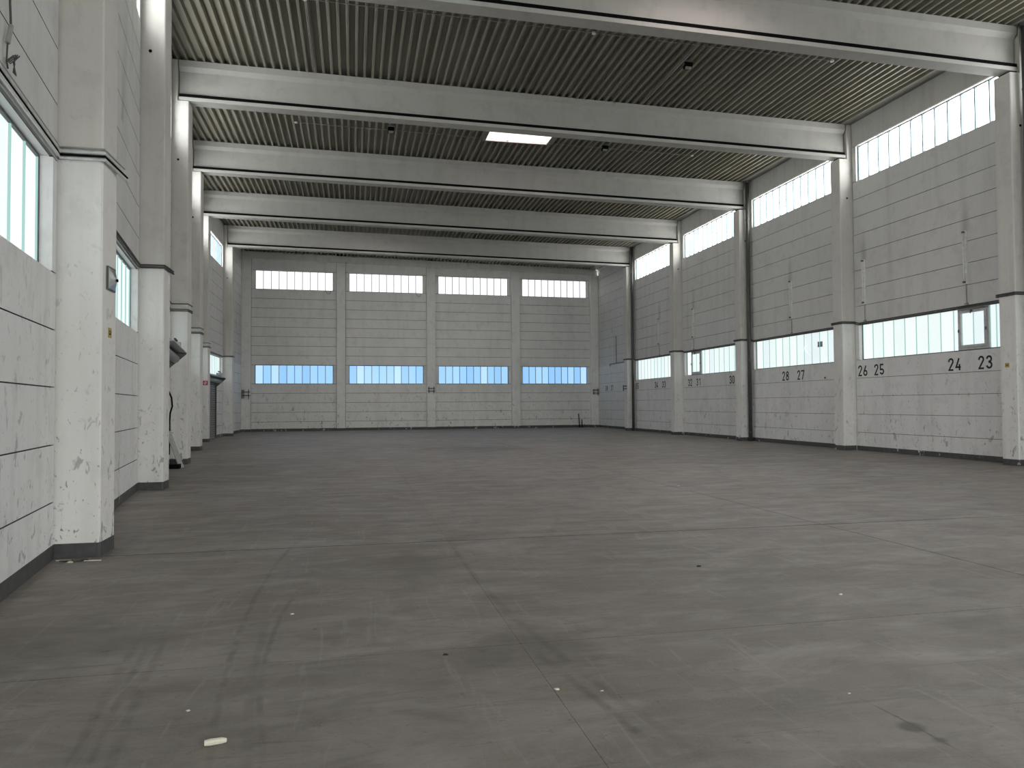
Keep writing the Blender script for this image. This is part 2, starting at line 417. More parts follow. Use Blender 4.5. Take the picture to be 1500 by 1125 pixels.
RIGHT = tag(empty('wall_right'), 'white precast panel wall on the right with painted numbers', 'wall', None, 'structure')
LEFT = tag(empty('wall_left'), 'scuffed white precast panel wall along the left', 'wall', None, 'structure')
FAR = tag(empty('wall_far'), 'greyish panelled gable wall at the far end of the hall', 'wall', None, 'structure')
BACK = tag(empty('wall_back'), 'plain panel wall closing the hall behind the viewer', 'wall', None, 'structure')
LOWG = (G_LOW, G_LOWF, G_UP, G_UPF)
CW = .5
ordw = ['nearest', 'second', 'third', 'fourth', 'fifth', 'sixth']
def top_r(x, y): return deck_z(16.7) + .10
# right wall: local x runs from the far column towards the camera
wallx = lambda i: XW if i < 7 else XW + .24
for i in range(-1, 8):
    yn = RYS[i] if i >= 0 else Y_BACK            # near column
    yf = RYS[i + 1] if i < 7 else far_y(XW) - .02
    near = yn + CW if i >= 0 else Y_BACK
    vis = i - 3
    nm = ordw[vis] if vis >= 0 else None
    names = ('lower strip window in right wall, %s bay from the camera' % nm, 'upper strip window in right wall, %s bay from the camera' % nm) if nm else \
            ('lower strip window in right wall beside the viewer, bay %d back' % -vis, 'upper strip window in right wall beside the viewer, bay %d back' % -vis)
    lowc = None
    if vis == 0:
        lowc = (yf - 17.98, yf - 16.93)
        names = ('lower strip window with grey casement above numbers 24 and 23', names[1])
    if vis == 2:
        lowc = (yf - 35.0, yf - 33.9)
        names = ('lower strip window with casement above numbers 32 and 31', names[1])
    if i == 7: bay(RIGHT, (XW + .24, yf), (XW + .24, near), WALLM, top_r, None, None, None, None, True, 0, 0)
    else: bay(RIGHT, (XW, yf), (XW, near), WALLM, top_r, names, LOWG, lowc, None, False, .022, 0.0)
def top_l(x, y): return deck_z(x) + .11
for i in range(-1, 8):
    yn = LYS[i] + CW if i >= 0 else Y_BACK
    yf = LYS[i + 1] if i < 7 else far_y(-6.8) - .02
    vis = i - 1                                    # bay 0 = cut by the left edge of the picture
    nm = ['at the left picture edge', 'behind the first left column', 'behind the second left column', 'behind the third left column', 'behind the fourth left column', 'above the roller shutter near the far end', ''][vis] if vis >= 0 else None
    names = ('lower strip window in left wall, %s' % nm, 'upper strip window in left wall, %s' % nm) if nm else \
            ('lower strip window in left wall beside the viewer, bay %d back' % -vis, 'upper strip window in left wall beside the viewer, bay %d back' % -vis)
    gap = None
    a = (left_wall(yn), yn); b = (left_wall(yf), yf)
    if vis == 5: gap = (36.55 - yn, 40.56 - yn, 2.95)
    if vis == 2: gap = (17.5 - yn, 21.55 - yn, 2.95)
    if i == 7: bay(LEFT, (-6.86, yn), (-6.86, yf), WALLM, top_l, None, None, None, None, False, 0, 0)
    else: bay(LEFT, a, b, WALLM, top_l, names, LOWG, None, gap, False, 0.0, .03)
# gable wall
FP = .18
FCX = [-6.58, -.75, 5.105, 10.915, 16.60]; FW = .285
def top_f(x, y): return 11.55
gl = ['leftmost', 'second from left', 'third from left', 'rightmost']
for k in range(4):
    xa, xb = FCX[k] + FW, FCX[k + 1] - FW
    bay(FAR, (xa, far_y(xa)), (xb, far_y(xb)), FARM, lambda x, y: deck_z(x) + .11,
        ('lower bluish strip window in far wall, %s' % gl[k], 'upper white strip window in far wall, %s' % gl[k]), (G_FAR, G_FARF, G_UFAR, G_UFARF), None, None, False, .016, .016)
# back wall; unseen open gate and yard added to light the near columns
xb0, xb1 = left_wall(Y_BACK) - .3, XW + .3
GX0, GX1, GZ = 3.2, 13.2, 9 * MOD
for i in range(20):
    za = i * MOD; zb = min(za + MOD, 11.5)
    if za > 11.45: break
    for a, b in (((xb0, GX0), (GX1, xb1)) if za < GZ - .1 else ((xb0, xb1),)):
        put('wall_panel', panel_mesh(b - a, zb - za, WALLM), BACK, (b, Y_BACK, za), math.pi)
tag(MB().box(-25, 40, Y_BACK - 40, Y_BACK - 1.02, -.4, -.02).build('ground', plain('added_yard_paving', (.30, .30, .29), .8)), 'grey paving added outside the made-up gate behind the viewer', 'ground', None, 'structure')
pl = bpy.data.lights.new('added_gate_portal', 'AREA'); pl.shape = 'RECTANGLE'; pl.size = GX1 - GX0; pl.size_y = GZ
plo = bpy.data.objects.new('added_gate_portal', pl); COL.objects.link(plo); plo.location = ((GX0 + GX1) / 2, Y_BACK - .1, GZ / 2); plo.rotation_euler = (math.pi / 2, 0, 0)
pl.cycles.is_portal = True

# baseboards
bbr = MB(); bbl = MB(); bbf = MB()
for i in range(2, 8):
    yn, yf = RYS[i] + CW, (RYS[i + 1] - .02 if i < 7 else far_y(XW) - .03); x = wallx(i)
    bbr.box(x - .005, x, yn, yf, 0, .152)
def obl(mb, ya, yb):
    xa, xb = left_wall(ya + .001), left_wall(yb - .001)
    mb.prism([(0, 0), (.005, 0), (.005, .155), (0, .155)], lambda a, z: (xa + a, ya, z), lambda a, z: (xb + a, yb, z))
for i in range(0, 7):
    ya, yb = LYS[i] + CW, LYS[i + 1] - .02
    if i == 3: obl(bbl, ya, 17.45); obl(bbl, 21.6, yb)
    elif i == 6: obl(bbl, ya, 36.5); obl(bbl, 40.62, yb)
    else: obl(bbl, ya, yb)
bbl.box(-6.86, -6.855, LYS[7] + CW, far_y(-6.8) - .03, 0, .155)
for k in range(4):
    xa, xb = FCX[k] + FW + .012, FCX[k + 1] - FW - .012
    bbf.prism([(-.006, 0), (0, 0), (0, .17), (-.006, .17)], lambda a, z: (xa, far_y(xa) + a, z), lambda a, z: (xb, far_y(xb) + a, z))
tag(bbr.build('baseboard_right', BAND), 'chipped dark grey painted base band along the right wall', 'baseboard', None, 'structure')
tag(bbl.build('baseboard_left', BAND), 'chipped dark grey painted base band along the left wall', 'baseboard', None, 'structure')
tag(bbf.build('baseboard_far', BAND), 'dark painted base band along the far wall', 'baseboard', None, 'structure')

# ------------------------------------------------------------------ columns
GAPM = plain('dark_gap_backing', (.02, .02, .018), .9)  # strips added behind the column gaps to block leaking daylight and darken the gaps
LIGHT_BLOCK = {1: empty('light_block_1'), -1: empty('light_block_2'), 0: empty('light_block_3')}
for k, nm in ((1, 'right'), (-1, 'left'), (0, 'far')): tag(LIGHT_BLOCK[k], 'dark light-blocking strips added behind the column gaps of the %s wall' % nm, 'light_block', None, 'structure')
def column(face, wallp, y, side, label):
    """side = +1: stands against the right wall, -1: against the left wall; face = x of the face towards the hall"""
    seat = 9.895 if side > 0 else deck_z(face) - 1.165
    e = tag(empty('column', (face, y, 0)), label, 'column', 'concrete columns along the hall', 'thing')
    dep = abs(wallp - face) + .27; c = .018; s = side
    def xx(a): return a * s
    poly = [(0, c), (c, 0), (dep, 0), (dep, CW), (c, CW), (0, CW - c)]
    MB().prism(poly, lambda a, b: (xx(a), b, 0), lambda a, b: (xx(a), b, seat)).build('shaft', COLM, e)
    MB().box(min(xx(dep - .015), xx(dep + .06)), max(xx(dep - .015), xx(dep + .06)), -.16, CW + .16, 0, 11.7).build('light_block_strip', GAPM, LIGHT_BLOCK[side], (face, y, 0))
    top = deck_z(face + .4 * s) - .005
    MB().prism([(.30, 0), (dep, 0), (dep, CW), (.30, CW)], lambda a, b: (xx(a), b, seat), lambda a, b: (xx(a), b, top)).build('upper_post', COLM, e)
    g = .004; bh = .155
    poly = [(-g, c), (c, -g), (dep * .62, -g), (dep * .62, CW + g), (c, CW + g), (-g, CW - c)]
    MB().prism(poly, lambda a, b: (xx(a), b, 0), lambda a, b: (xx(a), b, bh)).build('base_band', BAND, e)
    MB().disc((xx(.275), -.004, 8.55), (0, 1, 0), .032, .01, 14).build('anchor_hole', BLACK, e)
    return e
rl = {3: 'white concrete column at the right picture edge beside number 23', 4: 'second white column from the right picture edge, beside number 26', 5: 'white column on right wall with dark downpipe, beside number 30',
      6: 'white column on right wall just left of the small far casement', 7: 'last white column on right wall with downpipe, beside number 35',
      2: 'white column on right wall just out of view beside the viewer', 1: 'white column on right wall level with the viewer', 0: 'white column on right wall behind the viewer'}
ll = {2: 'nearest left column with metal switch box and yellow sticker', 3: 'second left column with cut cable ends and white label', 4: 'third left column with hood beside it and board leaning nearby',
      5: 'fourth left column from the camera, with two cable runs', 6: 'fifth left column with the red fire sign', 7: 'last left column beyond the roller shutter',
      1: 'left column just beside the viewer', 0: 'left column behind the viewer'}
for i, y in enumerate(RYS):
    column(XR, XW, y, 1, rl[i])
    f = left_face(y); column(f, left_wall(y), y, -1, ll[i])
# gable columns and the spandrel beams on top of them
fl = ['corner column of far wall at the left with pipe bracket', 'second column from left on the far wall', 'middle column of far wall with a pipe bracket', 'fourth column from left on the far wall', 'corner column of far wall at the right with pipe bracket']
for k, x in enumerate(FCX):
    y = far_y(x) - FP; z = deck_z(x) - .44
    e = tag(empty('gable_column', (x, y, 0), FAR_ANG), fl[k], 'column', 'columns on the far wall', 'thing')
    c = .012
    poly = [(-FW, c), (-FW + c, 0), (FW - c, 0), (FW, c), (FW, .425), (-FW, .425)]
    MB().prism(poly, lambda a, b: (a, b, 0), lambda a, b: (a, b, z)).build('shaft', FARCM, e)
    MB().box(-FW - .16, FW + .16, FP + .252, FP + .33, 0, z + .6).build('light_block_strip', GAPM, LIGHT_BLOCK[0], (x, y, 0), FAR_ANG)
    poly = [(-FW - .004, c), (-FW + c, -.004), (FW - c, -.004), (FW + .004, c), (FW + .004, .2), (-FW - .004, .2)]
    MB().prism(poly, lambda a, b: (a, b, 0), lambda a, b: (a, b, .16)).build('base_band', BAND, e)
for k in range(4):
    xa, xb = FCX[k] + (.004 if k else -.3), FCX[k + 1] - (.004 if k < 3 else -.12)
    ya, yb = far_y(xa) - FP, far_y(xb) - FP
    mb = MB().prism([(0, 0), (.30, 0), (.30, .425), (0, .425)], lambda a, b: (xa, ya + a, deck_z(xa) - .43 + b), lambda a, b: (xb, yb + a, deck_z(xb) - .43 + b))
    tag(mb.build('spandrel_beam', FARM), ['leftmost spandrel beam resting on the far wall columns', 'second spandrel beam from left along the far wall top', 'third spandrel beam from left along the far wall top', 'rightmost spandrel beam along the far wall top'][k], 'beam', 'spandrel beams of the far wall', 'thing')

# ------------------------------------------------------------------ roof beams
bl = {2: 'roof beam above the viewer, out of the picture', 3: 'nearest roof beam, running out at the top picture edge', 4: 'second roof beam from the camera, in front of the skylight', 5: 'third roof beam, directly behind the skylight', 6: 'fourth roof beam from the camera', 7: 'farthest roof beam, in front of the far wall'}
for i in range(2, 8):
    y = RYS[i]; xl = left_face(y) - .275; xr = 16.43
    e = tag(empty('roof_beam', (0, y, 0)), bl[i], 'beam', 'white concrete roof beams', 'thing')
    w = .40; n = .115; y0 = .006
    def pt(x, a, b): return (x, y0 + a, deck_z(x) - 1.15 + b)
    prof = [(0, 0), (w, 0), (w, .10), (w - n, .13), (w - n, .86), (w, .97), (w, 1.15), (0, 1.15), (0, .97), (n, .86), (n, .13), (0, .10)]
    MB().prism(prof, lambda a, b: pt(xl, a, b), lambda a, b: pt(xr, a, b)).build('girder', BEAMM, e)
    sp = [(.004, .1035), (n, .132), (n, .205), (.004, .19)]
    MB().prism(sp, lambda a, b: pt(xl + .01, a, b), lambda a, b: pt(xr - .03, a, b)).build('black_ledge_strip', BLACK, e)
    for xa, xb in ((xl + .03, xl + .25), (xr - .22, xr - .02)):
        zb = deck_z((xa + xb) / 2) - 1.15
        MB().box(xa, xb, .03, .38, zb - .016, zb - .002).build('bearing_pad', BLACK, e)

# ------------------------------------------------------------------ ceiling: trapezoidal roof sheets
ceil = tag(empty('ceiling'), 'olive grey trapezoidal steel roof deck with deep ribs', 'ceiling', None, 'structure')
PIT = .2345; FLG = .052; WEB = .030; DEP = .115; T = .004
def sheet(x0, n, y0, y1):
    mb = MB(); prof = []
    for k in range(n):
        b = x0 + k * PIT; tr = PIT - FLG - 2 * WEB
        prof += [(b, 1), (b + tr / 2, 1), (b + tr / 2 + WEB, 0), (b + tr / 2 + WEB + FLG, 0), (b + tr / 2 + 2 * WEB + FLG, 1)]
    prof.append((x0 + n * PIT, 1))
    q = [prof[0]]
    for p in prof[1:]:
        if abs(p[0] - q[-1][0]) > 1e-6: q.append(p)
    nv = len(q)
    for yy in (y0, y1):
        mb.v += [(x, yy, deck_z(x) + DEP * u) for x, u in q]
    for i in range(nv - 1): mb.f.append((i, i + 1, nv + i + 1, nv + i)); mb.m.append(0)
    b = len(mb.v)                               # flat upper skin closing the deck
    za = lambda x: deck_z(x) + DEP + .02
    xe_ = q[-1][0]
    mb.v += [(x0, y0, za(x0)), (xe_, y0, za(xe_)), (xe_, y1, za(xe_)), (x0, y1, za(x0))]; mb.f.append((b, b + 1, b + 2, b + 3)); mb.m.append(0)
    mb.build('roof_sheet', DECK, ceil)
X0 = 3.158 - PIT / 2                            # a valley between two ribs
NR = 4
SKY = [(X0 + 7 * PIT, 10, 24.15, 26.50), (X0 + 15 * PIT, 10, 12.3, 14.7), (X0 - 14 * PIT, 10, 38.0, 40.4)]
k0 = -44
ks = [(k0 + NR * j) for j in range(26)]
yA, yB = Y_BACK - .3, 51.0
for k in ks:
    x0 = X0 + (k - 1) * PIT; n = NR; x1 = x0 + n * PIT
    if x0 > 16.5: continue
    n = min(n, int(round((16.35 - x0) / PIT)))
    if n < 1: continue
    x1 = x0 + n * PIT
    segs = [(yA, yB)]
    for sx, sn, s0, s1 in SKY:
        if x1 > sx + .01 and x0 < sx + sn * PIT - .01:
            new = []
            for a, b in segs:
                if a < s0 and b > s1: new += [(a, s0), (s1, b)]
                else: new.append((a, b))
            segs = new
    # split a sheet that is only partly over the roof light
    for a, b in segs: sheet(x0, n, a, b)
    for sx, sn, s0, s1 in SKY:
        if x1 > sx + .01 and x0 < sx + sn * PIT - .01:
            if x0 < sx - .01: sheet(x0, int(round((sx - x0) / PIT)), s0, s1)
            if x1 > sx + sn * PIT + .01:
                xs = sx + sn * PIT; sheet(xs, int(round((x1 - xs) / PIT)), s0, s1)
# edge strip along the right wall
xa, xb = 16.30, 16.95
MB().prism([(xa, 0), (xb, 0), (xb, .14), (xa, .14)], lambda x, z: (x, yA, deck_z(x) + .004 + z), lambda x, z: (x, yB, deck_z(x) + .004 + z)).build('edge_flashing', BLIND, ceil)
# roof lights
sn_ = ['square roof light with pinkish daylight behind the second beam', 'roof light above the viewer, out of the picture', 'roof light hidden behind the fourth roof beam']
for (sx, sn, s0, s1), lab in zip(SKY, sn_):
    a, b = sx + .03, sx + sn * PIT - .03; zz = deck_z((a + b) / 2); c0, c1 = s0 + .03, s1 - .03
    e = tag(empty('skylight', ((a + b) / 2, (c0 + c1) / 2, zz)), lab, 'skylight', 'roof lights in the deck')
    hx, hy = (b - a) / 2, (c1 - c0) / 2; H = .62; t = .03
    MB().box(-hx - t, -hx, -hy - t, hy + t, -.02, H).box(hx, hx + t, -hy - t, hy + t, -.02, H).box(-hx, hx, -hy - t, -hy, -.02, H).box(-hx, hx, hy, hy + t, -.02, H).build('shaft_lining', SKYW, e)
    f = MB(); fz0, fz1 = -.045, -.022
    f.box(-hx - .22, -hx - .0, -hy - .06, hy + .06, fz0, fz1).box(hx, hx + .22, -hy - .06, hy + .06, fz0, fz1).box(-hx, hx, -hy - .06, -hy, fz0, fz1).box(-hx, hx, hy, hy + .06, fz0, fz1)
    f.build('trim_frame', BLIND, e)
    d = MB(); nn = 8
    for iy in range(nn + 1):
        for ix in range(nn + 1):
            u, v = ix / nn * 2 - 1, iy / nn * 2 - 1
            d.v.append((u * hx, v * hy, H + .005 + .22 * (1 - u * u) * (1 - v * v)))
    for iy in range(nn):
        for ix in range(nn):
            q = iy * (nn + 1) + ix; d.f.append((q, q + 1, q + nn + 2, q + nn + 1)); d.m.append(0)
    d.build('dome', G_SKY, e, smooth=True)


# ================================================================== fixtures and small things
# ---- painted numbers (strokes of a technical lettering, drawn in a unit box 0.55 x 1)
def arc(cx, cy, r, a0, a1, n=14, ry=None):
    ry = ry or r
    return [(cx + r * math.cos(math.radians(a0 + (a1 - a0) * k / n)), cy + ry * math.sin(math.radians(a0 + (a1 - a0) * k / n))) for k in range(n + 1)]
DIG = {
 '0': [arc(.275, .725, .20, 180, 0) + arc(.275, .275, .20, 0, -180) + [(.075, .725)]],
 '1': [[(.17, .77), (.40, .93), (.40, .02)]],
 '2': [[(.075, .70)] + arc(.275, .735, .195, 175, -35) + [(.085, .075), (.50, .075)]],
 '3': [[(.08, .74)] + arc(.275, .735, .19, 170, -80) + [(.22, .53)], [(.22, .53)] + arc(.275, .295, .21, 85, -170)],
 '4': [[(.36, .95), (.08, .27), (.52, .27)], [(.40, .50), (.40, .02)]],
 '5': [[(.47, .925), (.11, .925), (.09, .50)] + arc(.275, .315, .205, 125, -165)],
 '6': [[(.37, .95), (.115, .44)] + arc(.275, .285, .205, 145, 145 + 360, 22)],
 '7': [[(.07, .80), (.07, .925), (.485, .925), (.19, .02)]],
 '8': [arc(.275, .74, .175, 0, 360, 22), arc(.275, .285, .205, 0, 360, 22)],
}
def stroke(mb, pts, w, fmap):
    n = len(pts); Lp = []; Rp = []
    for i, p in enumerate(pts):
        a = pts[max(i - 1, 0)]; b = pts[min(i + 1, n - 1)]
        d1 = Vector((p[0] - a[0], p[1] - a[1])); d2 = Vector((b[0] - p[0], b[1] - p[1]))
        if d1.length < 1e-6: d1 = d2
        if d2.length < 1e-6: d2 = d1
        d1.normalize(); d2.normalize(); t = (d1 + d2)
        if t.length < 1e-3: t = d1
        t.normalize(); nn = Vector((-t.y, t.x)); k = min(1.8, 1 / max(.35, nn.dot(Vector((-d1.y, d1.x)))))
        Lp.append((p[0] + nn.x * w / 2 * k, p[1] + nn.y * w / 2 * k)); Rp.append((p[0] - nn.x * w / 2 * k, p[1] - nn.y * w / 2 * k))
    b = len(mb.v)
    for dep in (0.0, .0025):
        mb.v += [fmap(*p, dep) for p in Lp] + [fmap(*p, dep) for p in Rp]
    for i in range(n - 1):
        l0, l1, r0_, r1 = b + i, b + i + 1, b + n + i, b + n + i + 1; o = 2 * n
        mb.f += [(l0, l1, r1, r0_), (l0 + o, r0_ + o, r1 + o, l1 + o), (l0, l0 + o, l1 + o, l1), (r0_, r1, r1 + o, r0_ + o)]; mb.m += [0] * 4
    mb.f += [(b, b + n, b + 3 * n, b + 2 * n), (b + n - 1, b + 3 * n - 1, b + 4 * n - 1, b + 2 * n - 1)]; mb.m += [0, 0]
H = .368
nums = [('23', 17.216, 'under the grey casement, right of 24'), ('24', 18.263, 'under the nearest lower window, left of 23'), ('25', 21.363, 'right of 26 on the nearest right bay'), ('26', 22.154, 'beside the second right column'),
        ('27', 25.684, 'under the second lower window, right of 28'), ('28', 26.705, 'under the second lower window, left of 27'), ('30', 30.954, 'beside the column with the downpipe'), ('31', 34.276, 'under the far casement, right of 32'),
        ('32', 35.205, 'under the far casement, left of 31'), ('33', 38.469, 'right of 34 on the fourth bay'), ('34', 39.50, 'left of 33 on the fourth bay'), ('35', 42.362, 'beside the last right column'), ('37', 46.84, 'right of 38 near the far corner'), ('38', 47.90, 'in the far right corner bay')]
for tx, yl, where in nums:
    x = (XW if yl < 43 else XW + .24) - .0028; k = 1.0 if yl < 43 else 1.0146
    base = 1.6 + (2.478 - 1.6) * k; yl *= k
    mb = MB()
    for q, ch in enumerate(tx):
        for path in DIG[ch]:
            stroke(mb, path, .142, lambda a, b, d, q=q: (d, -(q * .70 + a - .0) * H, b * H))
    o = mb.build('painted_number', NUMBER, None, (x, yl, base))
    tag(o, 'black painted number %s %s' % (tx, where), 'number', 'wall numbers')

# ---- upright fluorescent battens on the right wall, with a conduit down to the cable run
bays = ['standing over the grey casement', 'beside the second right column, in the nearest bay', 'in the middle of the second right bay', None, 'over the small far casement', 'farthest along the right wall']
for j, y in enumerate((17.54, 21.74, 25.97, 30.21, 34.48, 38.75)):
    if bays[j] is None: continue
    e = tag(empty('fluorescent_light', (XW, y, 4.86)), 'upright fluorescent tube light ' + bays[j], 'light', 'tube lights on the right wall')
    MB().box(-.06, -.001, -.045, .045, 0, 1.49).build('batten', WHITEP, e)
    MB().tube([(-.09, 0, .07), (-.09, 0, 1.42)], .02, 10).build('tube', WHITEP, e, smooth=True)
    for z0 in (.03, 1.42): MB().box(-.115, -.0605, -.03, .03, z0, z0 + .05).build('lamp_holder', DARKFRAME, e)
    MB().tube([(-.02, 0, -.003), (-.02, 0, -.52)], .013, 8).build('conduit', CONDUIT, e)
    MB().box(-.045, -.001, -.05, .05, -.565, -.5205).build('junction_box', CONDUIT, e)
e = tag(empty('surface_conduit', (XW + .24, 46.35, 4.3)), 'thin upright conduit with bracket on the last right bay', 'conduit')
MB().tube([(-.02, 0, 0), (-.02, 0, 1.75)], .016, 8).build('tube', CABLE, e)
MB().tube([(-.02, 1.25, -.16), (-.02, 1.25, -.02), (-.02, -2.6, -.02)], .02, 8).build('feed_tube', CABLE, e)

# ---- cable runs
def run_right(z0, z1, r, label):
    pts = []; x = XW - .035; cx = XR - .035
    for i in range(3, 8):
        y = RYS[i]
        if i == 3: pts += [(x, y - 1.0, z1), (x, y - .035, z1)]
        else: pts += [(x, y - .25, z0), (x, y - .037, z1)]
        pts += [(cx, y - .035, z1), (cx, y + CW + .035, z1), (x, y + CW + .035, z1), (x, y + CW + .3, z0)]
    tag(MB().tube(pts[:-1], r, 6).build('cable_run', CABLE), label, 'cable', 'cable runs on the right wall')
run_right(4.262, 4.325, .017, 'upper dark cable run above the right lower windows')
run_right(4.205, 4.280, .020, 'lower dark cable run above the right lower windows')
def run_left(i0, i1, z, zc, r, off, label, ext=0.0, m=None):
    pts = []
    for i in range(i0, i1 + 1):
        y = LYS[i]; wx = left_wall(y) + off; cx = left_face(y) + off
        if i == i0:
            ys = LYS[i0 - 1] + CW + .05; pts += [(left_wall(ys) + off, ys, z)]
        pts += [(left_wall(y - .16) + off, y - .16, z), (wx, y - off, zc), (cx, y - off, zc)]
        if i == i1: pts += [(cx, y + CW * .5, zc), (cx + ext * .3, y + CW + ext, zc - ext * .25)]
        else:
            pts += [(cx, y + CW + off, zc), (left_wall(y + CW) + off, y + CW + off, zc), (left_wall(y + CW + .25) + off, y + CW + .25, z)]
    tag(MB().tube(pts, r, 7).build('cable_run', m or CABLE), label, 'cable', 'cable runs on the left wall')
for k, (z, zc, r, m, nm) in enumerate(((4.392, 4.396, .010, CONDUIT, 'topmost'), (4.348, 4.352, .019, PALE, 'second'), (4.308, 4.314, .012, BLACK, 'third'), (4.270, 4.276, .016, PALE, 'lowest'))):
    run_left(2, 2, z, zc, r, (.024 + .004 * k), '%s of four cables ending at the nearest left column' % nm, .09 + .02 * k, m)
for k, (z, zc, r, nm) in enumerate(((4.335, 4.345, .016, 'upper'), (4.285, 4.300, .020, 'lower'))):
    run_left(3, 3, z, zc, r, .026, '%s cable run ending at the second left column' % nm, .07)
    run_left(4, 7, z - .03, zc - .02, .014, .022, '%s dark cable run around the farther left columns' % nm, 0)
run_left(4, 6, 4.478, 4.478, .014, .022, 'thin high cable run around the third to fifth left columns', 0)

# ---- loose wiring at the top left
yw = 6.83; e = tag(empty('loose_wiring', (left_wall(yw), yw, 4.37)), 'loose cut wires hanging above the nearest left window', 'cable')
MB().tube([(.02, -.30, 1.0), (.03, -.02, .87), (.03, .04, .68), (.035, .05, .50), (.03, .07, .42)], .009, 6).build('wire', CABLE, e)
MB().tube([(.03, .075, .43), (.035, .0, .25)], .02, 8).build('conduit_stub', CONDUIT, e)
MB().tube([(.035, .0, .25), (.03, .005, .17), (.03, .0, .10), (.028, .03, .045)], .007, 6).build('wire', CABLE, e)
for k in range(4):
    a = k * .7
    MB().tube([(.03, .0 + .02 * k, .10), (.06 + .01 * k, .05 + .015 * k, .17 + .02 * math.sin(a)), (.05, .10 - .01 * k, .12), (.03, .12 + .02 * k, .05)], .005, 5).build('wire', CABLE, e)
MB().tube([(.03, -.08, .86), (.04, .03, .80), (.035, .08, .74)], .008, 6).build('wire', CABLE, e)

# ---- downpipes
for i, lab in ((3, 'dark downpipe beside the column at the right picture edge'), (5, 'dark downpipe beside the third right column'), (7, 'dark downpipe beside the last right column')):
    y = RYS[i] - .155
    e = tag(empty('downpipe', (16.475, y, 0)), lab, 'pipe', 'rainwater downpipes')
    MB().tube([(0, 0, .0), (0, 0, 11.0)], .078, 14).build('pipe', PIPE, e, smooth=True)
    for z0 in (.35, 3.4, 6.4, 9.4): MB().tube([(0, 0, z0), (0, 0, z0 + .05)], .086, 14).build('clamp', PIPE, e)
    MB().tube([(0, 0, 11.0), (0, 0, 11.08)], [.095, .12], 14).build('outlet_collar', PIPE, e)

# ---- ceiling conduits, sensors and flood lights
def ceil_run(y, xa, xb, label, heads, tail=None):
    e = tag(empty('ceiling_conduit', ((xa + xb) / 2, y, deck_z((xa + xb) / 2))), label, 'conduit', 'conduits under the roof deck')
    o = Vector(e.location)
    def P(x, yy, dz): return tuple(Vector((x, yy, deck_z(x) - dz)) - o)
    MB().tube([P(xa, y, .03), P(xb, y, .03)], .011, 6).build('tube', CONDUIT, e)
    if tail: MB().tube([P(tail[0], y, .03), P(tail[0], tail[1], .03)], .014, 6).build('branch_tube', CONDUIT, e)
    for x in heads:
        MB().disc(P(x, y, .012), (0, 0, -1), .05, .045, 12).build('detector', WHITEP, e)
ceil_run(18.2, -1.15, 13.04, 'thin conduit with detectors across the deck before the second beam', (-1.12, 6.1, 13.04), (-1.12, 22.15))
ceil_run(26.32, -1.9, 12.73, 'thin conduit with detectors across the deck behind the skylight', (-1.9, 5.5, 12.73))
for x, y, y2, lab in ((9.17, 19.14, 22.15, 'black flood light under the deck before the second beam'), (9.11, 26.0, 28.9, 'black flood light under the deck right of the skylight'), (1.30, 25.97, 25.0, 'black flood light under the deck left of the skylight')):
    z = deck_z(x); e = tag(empty('flood_light', (x, y, z)), lab, 'light', 'flood lights under the deck')
    MB().tube([(-.12, -.9, -.02), (-.12, y2 - y, -.02)], .014, 6).build('conduit', CONDUIT, e)
    MB().box(-.13, .13, -.02, .02, -.03, -.001).box(-.13, -.115, -.02, .02, -.14, -.03).box(.115, .13, -.02, .02, -.14, -.03).build('bracket', STEEL, e)
    hb = MB(); a = math.radians(32)
    def rp(u, v, w): return (u, v * math.cos(a) - w * math.sin(a), -.15 + v * math.sin(a) + w * math.cos(a))
    hb.box(-.11, .11, -.05, .06, -.10, .10); hb.v = [rp(*p) for p in hb.v]; hb.build('housing', BLACK, e)
    gb = MB().box(-.09, .09, -.056, -.051, -.09, -.01); gb.v = [rp(*p) for p in gb.v]; gb.build('lens', STEEL, e)

# ---- roller shutters in the left wall
def shutter(y0, y1, n, label, dname):
    a = Vector((left_wall(y0), y0, 0)); b = Vector((left_wall(y1), y1, 0)); d = (b - a); L = d.length; rot = math.atan2(d.y, d.x)
    e = tag(empty(dname, a, rot), label, 'door', None, 'structure')
    h = 2.93 / n
    sm = MB().prism([(.06, .006), (.09, .006), (.09, h - .012), (.07, h - .012), (.045, h * .8), (.045, h * .35)], lambda q, z: (.08, q, z), lambda q, z: (L - .08, q, z)).mesh('slat', SLATM)
    for k in range(n): put('slat', sm, e, (0, 0, k * h))
    MB().box(.08, L - .08, .03, .10, 0, .07).build('bottom_rail', STEEL, e)
    for x0 in (0.0, L - .09): MB().box(x0, x0 + .09, -.02, .14, 0, 2.95).build('guide_rail', DARKSTEEL, e)
    MB().box(.0, L, .16, .24, 0, 3.02).build('backing', DARKSTEEL, e)
    for x0 in (0.02, L - .03):
        MB().prism([(.0, 2.62), (-.02, 2.62), (-.46, 3.02), (-.46, 3.05), (.0, 3.05)], lambda q, z: (x0, q, z), lambda q, z: (x0 + .012, q, z)).build('end_plate', DARKSTEEL, e)
    MB().tube([(.05, -.18, 2.90), (L - .05, -.18, 2.90)], .12, 14).build('drum', SLATM, e, smooth=True)
    MB().prism([(.0, 3.05), (-.47, 3.05), (-.47, 3.062), (-.30, 3.16), (.0, 3.20)], lambda q, z: (0, q, z), lambda q, z: (L, q, z)).build('hood', STEEL, e)
    mo = MB().box(L - .75, L - .40, -.36, -.12, 3.17, 3.30).build('motor', STEEL, e)
    MB().tube([(L - .9, -.24, 3.36), (L - .35, -.24, 3.36)], .03, 8).build('motor_shaft', CABLE, mo)
    return e
shutter(36.55, 40.56, 26, 'grey roller shutter under the last left window', 'door_1')
shutter(17.5, 21.55, 26, 'roller shutter hidden behind the second left column, only its hood shows', 'door_2')

